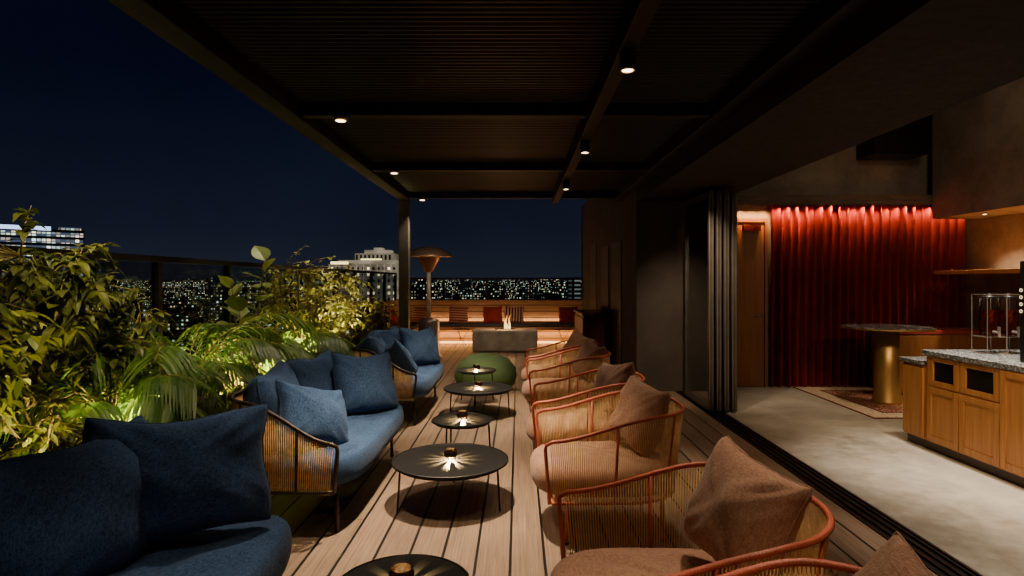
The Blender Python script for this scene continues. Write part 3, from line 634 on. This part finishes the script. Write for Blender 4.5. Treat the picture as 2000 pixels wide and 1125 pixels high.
# ---- sofas
sf=thing('rope_sofa','x','sofa',(0,0,0),0,'blue sofas along the left')
roped_frame(sf,.30,-.42,.90,.34,.27,.56,.79,230,BRONZE,ROPEB,.012,.03,(.08,.2,.35,.5,.65,.8),.0040,.86,None,2.8)
legs(sf,[(.27,.76),(.27,-.76),(-.28,.70),(-.28,-.70)],.27,BRONZE,.013)
MB().pad(superell(.42,.87,5.0,96,.0,0.02),.285,.455,.055,.016).build('seat_cushion',BLUE,sf,True)
MB().tube([(.27,-.76,.27),(.27,.76,.27)],.013,8).tube([(-.28,-.7,.27),(-.28,.7,.27)],.013,8).build('seat_support',BRONZE,sf,True)
def bcush(x,y,h,s,w=.60,z=.66,hh_=.50):
    o=pillow_mesh('b',w,hh_,.32,BLUE,s,20,.02).build('back_cushion',BLUE,sf,True)
    o.matrix_local=Matrix.Translation((x,y,z))@Matrix.Rotation(h,4,'Z')@Matrix.Rotation(-.18,4,'X')
bcush(-.23,-.42,PI/2+.22,1,.74,.68,.52); bcush(-.23,.32,PI/2-.12,2,.74,.68,.52)
sl=['blue sofa cut by the bottom left corner, nearest the camera','blue sofa in the middle of the left row with honey rope sides','blue sofa farthest along the left row, before the pergola post']
SY=(1.84,4.34,7.0)
for i,y in enumerate(SY):
    if i==0: sf.location=(-1.36,y,0); sf['label']=sl[0]
    else: dup(sf,(-1.36,y,0),0,sl[i])
for i,y in enumerate(SY):
    nm=('nearest','middle','farthest')[i]
    if i==0: pillow('large square blue pillow at the far end of the nearest sofa',.68,.50,.23,BLUE,(-1.36,2.40,.735),R(33),-.36,.02,20,'blue pillows on the sofas')
    else: pillow('large square blue pillow at the far end of the %s sofa'%nm,.58,.50,.22,BLUE,(-1.22,y+.42,.70),PI/2-.65,-.34,.12-(.04*i),20+i,'blue pillows on the sofas')
    if i>0: pillow('blue pillow leaning on the near arm of the %s sofa'%nm,.52,.42,.20,BLUE,(-1.30,y-.56,.66),PI/2-.5 if i==1 else PI/2+.75,-.50,.30,30+i,'blue pillows on the sofas')
spot((-1.0,3.1,2.68),100,ang=74); spot((-1.0,.9,2.7),44,ang=80)  # added spots without housings, lighting the sofas
# bench pillows
bp=[(-1.45,14.50,STR1,'red striped pillow on the back bench, just right of the heater'),(-.62,14.50,RED,'plain red pillow on the back bench, left of the flames'),(-.10,14.46,STR2,'dark and cream striped pillow on the back bench, behind the flames'),(1.22,14.5,RED,'plain red pillow at the right end of the back bench'),(-2.35,14.5,STR1,'red striped pillow in the corner of the bench')]
for i,(x,y,mt,lab) in enumerate(bp): pillow(lab,.48,.42,.15,mt,(x,y,.70),.1*(-1)**i,-.25,.06*(-1)**i,40+i,'pillows on the corner bench')
for i,y in enumerate((12.2,12.75,13.4)): pillow(('plain red pillow on the left arm of the bench, nearest','dark striped pillow on the left arm of the bench, middle','plain red pillow on the left arm of the bench, farthest')[i],.44,.40,.15,RED if i!=1 else STR2,(-2.82,y,.70),PI/2,-.25,.05,50+i,'pillows on the corner bench')
# ---------------------------------------------------------------- coffee tables and lanterns
TT=plain('table_black',(.0125,.0118,.0115),.45,0,.2,2,spec=.3)
def table(r,h,loc,label,rot):
    t=thing('round_coffee_table',label,'coffee table',loc,rot,'round black coffee tables')
    MB().lathe([(r-.01,h-.012),(r,h-.008),(r,h+.003),(r-.006,h+.006),(r-.010,h)],64).build('tabletop',TT,t)
    MB().tube([((r-.03)*math.cos(a*PI/18),(r-.03)*math.sin(a*PI/18),h-.022) for a in range(36)],.006,6,True).build('ring_frame',BLACK,t,True)
    for k in range(3):
        a=k*2*PI/3; MB().tube([((r-.03)*math.cos(a),(r-.03)*math.sin(a),h-.02),((r-.012)*math.cos(a),(r-.012)*math.sin(a),.003)],.007,8).build('leg',BLACK,t,True)
    return t
tb=[(.25,.40,-.42,2.15,'small black round table at the bottom edge of the photo'),(.395,.29,-.46,4.06,'large black round table nearest the camera, with a glowing lantern'),(.245,.39,-.45,4.80,'small black round table just behind the nearest large table'),
    (.395,.29,-.455,6.80,'large black round table in front of the green pouf'),(.245,.40,-.52,7.42,'small black round table touching the green pouf')]
CAND=emis('candle_flame',(1,.50,.15),6); WAX=plain('wax',(.25,.14,.05),.5)
SMOKE=plain('smoked_glass',(.02,.011,.006),.2)
for i,(r,h,x,y,lab) in enumerate(tb):
    table(r,h,(x,y,0),lab,(.35,.95,.2,.95,.5)[i] if r<.3 else R(-150+i*3))
    z=h+.001
    t=thing('candle_lantern','small faceted glass candle lantern glowing on the '+('bottom edge table','nearest large table','small table third from the camera','far large table','farthest small table')[i],'lantern',(x,y,z),.2*i,'candle lanterns on the tables')
    MB().lathe([(.016,0),(.018,.003)],24).build('base',SMOKE,t)
    mb=MB()
    for k in range(12):  # opaque slats, shaped to cut the candle light into star rays
        a=2*PI*k/12; c_,s_=math.cos(a),math.sin(a); tx,ty=-s_*.0052,c_*.0052
        b=len(mb.v)
        for rad,zz in ((.030,.003),(.041,.030),(.041,.050),(.038,.060)):
            for q in (-1,1):
                for w_ in (0,.004): mb.v.append((rad*c_+q*tx+w_*c_,rad*s_+q*ty+w_*s_,zz))
        for j in range(3):
            o_=b+j*4
            mb.f+= [(o_,o_+2,o_+6,o_+4),(o_+1,o_+5,o_+7,o_+3),(o_,o_+4,o_+5,o_+1),(o_+2,o_+3,o_+7,o_+6)]
    # solid facets between the slits above the beam line: limits the star to a short reach
    mb.lathe([(.0415,.0225),(.0425,.054),(.040,.066),(.037,.066),(.040,.054),(.0395,.0225)],24,cap=False).build('facets',SMOKE,t)
    MB().lathe([(.012,.003),(.012,.006)],16).build('candle',WAX,t)
    MB().lathe([(.001,.007),(.004,.012),(.003,.017),(.001,.022)],10).build('flame',CAND,t,True)
    spot((x,y,z+.0275),(36,85,60,80,66)[i],(1,.64,.24),172,.2,.0012)
tag(MB().lathe([(.16,.0),(.30,.02),(.40,.09),(.435,.2),(.41,.32),(.33,.42),(.2,.485),(.06,.51),(.005,.512)],48).build('pouf',GREEN,smooth=True,loc=(-.45,8.25,0)),'round dark green pouf on the deck behind the tables','pouf')
spot((-.45,8.3,2.7),50,ang=60)
# heater
hh=thing('patio_heater','tall brushed metal patio heater with a wide domed hood','patio heater',(-1.74,11.6,0))
MB().lathe([(.26,0),(.26,.06),(.21,.09),(.21,.72),(.2,.76),(.04,.8)],40).build('tank_housing',STEEL,hh,True); MB().lathe([(.04,.8),(.04,1.70)],20).build('pole',plain('pole_metal',(.6,.52,.42),.45,.2),hh,True)
MB().lathe([(.05,1.68),(.08,1.70),(.22,1.96),(.23,1.97)],40).build('burner_cone',COPPER,hh,True)
MB().lathe([(.455,1.985),(.452,2.0),(.41,2.06),(.32,2.12),(.17,2.165),(.005,2.18)],48,cap=False).lathe([(.455,1.985),(.40,1.99),(.28,2.03),(.12,2.06)],48,cap=False).build('hood',HOOD,hh,True)
spot((-1.2,9.9,2.5),45,ang=60,aim=(-1.74,11.6,1.7))  # spot added to brighten the heater, no lamp stands there
for i,(x,y) in enumerate(((-1.28,13.5),(1.0,13.4))):
    t=thing('wire_side_table','small black wire side table by the bench, %s of the fire'%('left','right')[i],'side table',(x,y,0),0,'wire side tables by the bench')
    MB().lathe([(.2,.42),(.2,.43)],28).build('tabletop',BLACK,t)
    for k in range(3): a=k*2.1; MB().tube([(.17*math.cos(a),.17*math.sin(a),.42),(.03*math.cos(a+.5),.03*math.sin(a+.5),.2),(.17*math.cos(a+1),.17*math.sin(a+1),0)],.006,6).build('leg',BLACK,t)
# ---------------------------------------------------------------- plants
def leaf(mb,base,d,L,W,droop,rnd,cup=.25,segs=4):
    d=Vector(d).normalized(); up=Vector((rnd.uniform(-.3,.3),rnd.uniform(-.3,.3),1)); side=d.cross(up)
    if side.length<.05: side=Vector((1,0,0))
    side.normalize(); nn=side.cross(d); b=len(mb.v)
    for i in range(segs+1):
        t=i/segs; p=Vector(base)+d*(L*t)+Vector((0,0,-1))*droop*L*t*t
        w=W*.5*(math.sin(PI*min(1,t*.93+.07)**.8)) if 0<i<segs else (.10*W if i==0 else .0)
        mb.v.append(tuple(p+side*w+nn*cup*w)); mb.v.append(tuple(p)); mb.v.append(tuple(p-side*w+nn*cup*w))
    for i in range(segs):
        o=b+i*3; mb.f.append((o,o+1,o+4,o+3)); mb.f.append((o+1,o+2,o+5,o+4))
LEAFS={'a':leafm('leaf_broad',(.045,.062,.016),(.20,.205,.045)),'b':leafm('leaf_fine',(.08,.10,.025),(.34,.32,.075)),'p':leafm('leaf_palm',(.05,.12,.024),(.20,.30,.06)),'f':leafm('leaf_fig',(.14,.19,.07),(.38,.42,.18)),'d':leafm('leaf_dark',(.05,.068,.02),(.15,.16,.045))}
BARK=wood('bark',(.10,.06,.03),(.28,.2,.10),2,1,.8); CANE=stripe('cane_stem',(.34,.26,.09),(.15,.11,.04),2,.05)
def bush(name,label,x,y,h,rad,n,ls,mk,seed,stem=BARK,droop=.5,ntw=None,wr=.5,lowcut=0):
    rnd=random.Random(seed); t=thing(name,label,'plant',(x,y,.38),0,'plants along the planter ledge')
    st=MB(); lf=MB(); ns=rnd.randint(4,7); tips=[]
    for s in range(ns):
        a=rnd.uniform(0,2*PI); rr=rad*rnd.uniform(.2,.8); hh_=h*rnd.uniform(.6,.95)
        P=[(.06*math.cos(a),.06*math.sin(a),-.02)]
        for q in (.3,.6,1): P.append((rr*q*q*math.cos(a)+rnd.uniform(-.03,.03),rr*q*q*math.sin(a)+rnd.uniform(-.03,.03),hh_*q))
        st.tube(P,.015,7,False,.006)
        for q in (1,2,3): tips.append(Vector(P[q]))
    tw=ntw or n//9
    for k in range(tw):
        while True:
            u=Vector((rnd.uniform(-1,1),rnd.uniform(-1,1),rnd.uniform(-1,1)))
            if .25<u.length<1: break
        hz=.60+lowcut*.2; hr=.40-lowcut*.2
        cpt=Vector((u.x*rad,u.y*rad,h*hz+u.z*h*hr)); cpt*= rnd.uniform(.78,1.18)
        near=min(tips,key=lambda p:(p-cpt).length); mid=(near+cpt)/2+Vector((0,0,.04)); st.tube([near,mid,cpt],.004,4,False,.002)
        dirn=(cpt-near).normalized() if (cpt-near).length>.01 else Vector((0,0,1))
        for j in range(n//tw):
            q=rnd.uniform(.35,1.05); p=near.lerp(cpt,q); az=rnd.uniform(0,2*PI)
            d=Vector((math.cos(az),math.sin(az),rnd.uniform(-.6,.4)))+dirn*.6
            leaf(lf,p,d,ls*rnd.uniform(.5,1.2),ls*rnd.uniform(wr*.85,wr*1.15),rnd.uniform(.1,droop*1.2),rnd)
    st.build('stems',stem,t,True); lf.build('foliage',LEAFS[mk],t)
    return t
def palm(label,x,y,h,n,seed):
    rnd=random.Random(seed); t=thing('palm',label,'plant',(x,y,.38),0,'plants along the planter ledge'); st=MB(); lf=MB()
    for k in range(5):
        a=k*1.3; st.tube([(.05*math.cos(a),.05*math.sin(a),-.02),(.09*math.cos(a),.09*math.sin(a),.3)],.013,8,False,.01)
    for k in range(n):
        a=k*2.4+rnd.uniform(-.3,.3); L=rnd.uniform(.75,1.1)*h; rise=rnd.uniform(.5,1.0); pts=[]
        for i in range(13):
            q=i/12; r_=L*.75*q; z=.2+L*rise*(q*1.45-q*q*1.0*(1.25-rise*.25)); pts.append(Vector((r_*math.cos(a),r_*math.sin(a),z)))
        st.tube(pts,.006,5,False,.002)
        for i in range(3,13):
            tg=(pts[i]-pts[i-1]).normalized(); sd=tg.cross(Vector((0,0,1))).normalized()
            for q in (0,.5):
                p=pts[i-1].lerp(pts[i],q)
                for s in (-1,1): leaf(lf,p,tg*.75+sd*s*.8+Vector((0,0,.1)),.32*(1-.45*abs(i/12-.5)),.024,.75,rnd,.1,4)
    st.build('stems',CANE,t,True); lf.build('fronds',LEAFS['p'],t)
def fig(label,x,y,h,seed,big=.2):
    rnd=random.Random(seed); t=thing('fiddle_leaf_fig',label,'plant',(x,y,.38),0,'plants along the planter ledge'); st=MB(); lf=MB()
    for s in range(3):
        a=s*2.2+.5; top=h*(1,.8,.65)[s]; P=[(0.03*math.cos(a),.03*math.sin(a),-.02)]+[(.17*q*math.cos(a),.17*q*math.sin(a),top*q) for q in (.35,.7,1)]
        st.tube(P,.011,7,False,.005)
        for i in range(10):
            q=.35+.65*i/9; p=Vector(P[1]).lerp(Vector(P[3]),max(0,(q-.35)/.65)); az=i*2.4+s
            leaf(lf,p,(math.cos(az),math.sin(az),.55 if i<8 else 1.4),big*rnd.uniform(.75,1.15),big*.72,.2,rnd,.15,6)
    st.build('stems',BARK,t,True); lf.build('foliage',LEAFS['f'],t)
bush('leafy_shrub','dark broad leafed shrub at the left edge, nearest the camera',-2.68,2.75,1.22,.44,1200,.10,'a',1,lowcut=.1,droop=.8)
bush('leafy_shrub','tall drooping broad leafed shrub rising beside the office tower',-2.74,3.30,1.36,.44,1500,.10,'a',2,CANE,lowcut=.6,droop=.8)
bush('leafy_shrub','broad leafed shrub with yellow cane stems left of the palm',-2.74,3.95,1.14,.40,950,.09,'a',3,CANE,lowcut=.6,droop=.8)
bush('leafy_shrub','low fine leafed bush below the tall drooping shrub at left',-2.52,3.20,.52,.28,520,.06,'b',14)
palm('nearer arching palm among the cane stems at left',-2.56,3.75,.85,15,21)
palm('arching green palm left of the glass fence post',-2.56,4.50,1.18,26,4)
bush('leafy_shrub','low bright bush right below the palm fronds',-2.46,5.05,.58,.32,800,.06,'b',5)
fig('slender fig plant with large round pale leaves',-2.50,5.45,1.32,6,.24)
bush('leafy_shrub','small bush at the foot of the round leafed fig',-2.58,6.0,.8,.38,800,.065,'b',7)
palm('small arching palm behind the middle blue sofa',-2.48,6.35,.95,20,8)
bush('leafy_shrub','bright yellow green shrub with fine leaves, before the hotel tower',-2.62,7.2,1.38,.58,2100,.07,'b',9)
bush('leafy_shrub','bright fine leafed shrub right beside the hotel tower',-2.62,8.4,1.30,.58,1900,.07,'b',10)
bush('leafy_shrub','lower dense shrub farther along the ledge',-2.58,9.6,1.0,.55,1400,.075,'b',11)
bush('leafy_shrub','small dark shrub at the far end of the ledge',-2.6,10.8,.65,.45,600,.08,'d',12)
UPL=('small black planter uplight below the leftmost shrubs','small black planter uplight below the cane stemmed shrub','small black planter uplight right of the large palm','small black planter uplight before the small palm','small black planter uplight under the shrub before the hotel','small black planter uplight under the shrub beside the hotel','small black planter uplight farthest along the ledge')
UE=emis('uplight_lens',(1,.85,.5),5)
for i,(x,y,en) in enumerate(((-2.22,2.85,70),(-2.22,3.65,160),(-2.22,4.8,170),(-2.26,5.8,160),(-2.26,6.8,230),(-2.26,7.85,240),(-2.26,9.0,130))):
    t=thing('garden_spotlight',UPL[i],'garden light',(x-.05,y,.44),0,'uplights in the planter')
    MB().lathe([(.022,.02),(.028,.09)],16).build('housing',BLACK,t,True); MB().tube([(0,0,0),(0,0,.03)],.006,6).build('spike',BLACK,t); MB().lathe([(.022,.091),(.022,.092)],16).build('lens',UE,t)
    spot((x-.05,y,.55),en,(1,.84,.34),120,.6,.03,aim=(-2.9,y,1.4))
for y,en in ((2.9,50),(3.7,65),(4.7,95),(6.0,100),(7.5,130)): spot((-1.95,y-.3,2.85),en,(1,.88,.44),60,.9,.04,aim=(-2.75,y,1.2))  # added unseen wash spots, brighten the plants from the pergola edge
spot((-1.75,1.3,2.7),85,(1,.86,.48),40,.9,.05,aim=(-2.75,3.3,1.15))  # added front light for the leftmost shrubs, no fixture
spot((-1.9,2.4,2.75),80,(1,.86,.48),40,.9,.05,aim=(-2.7,4.4,1.05))  # second added front light, for the plants around the palms
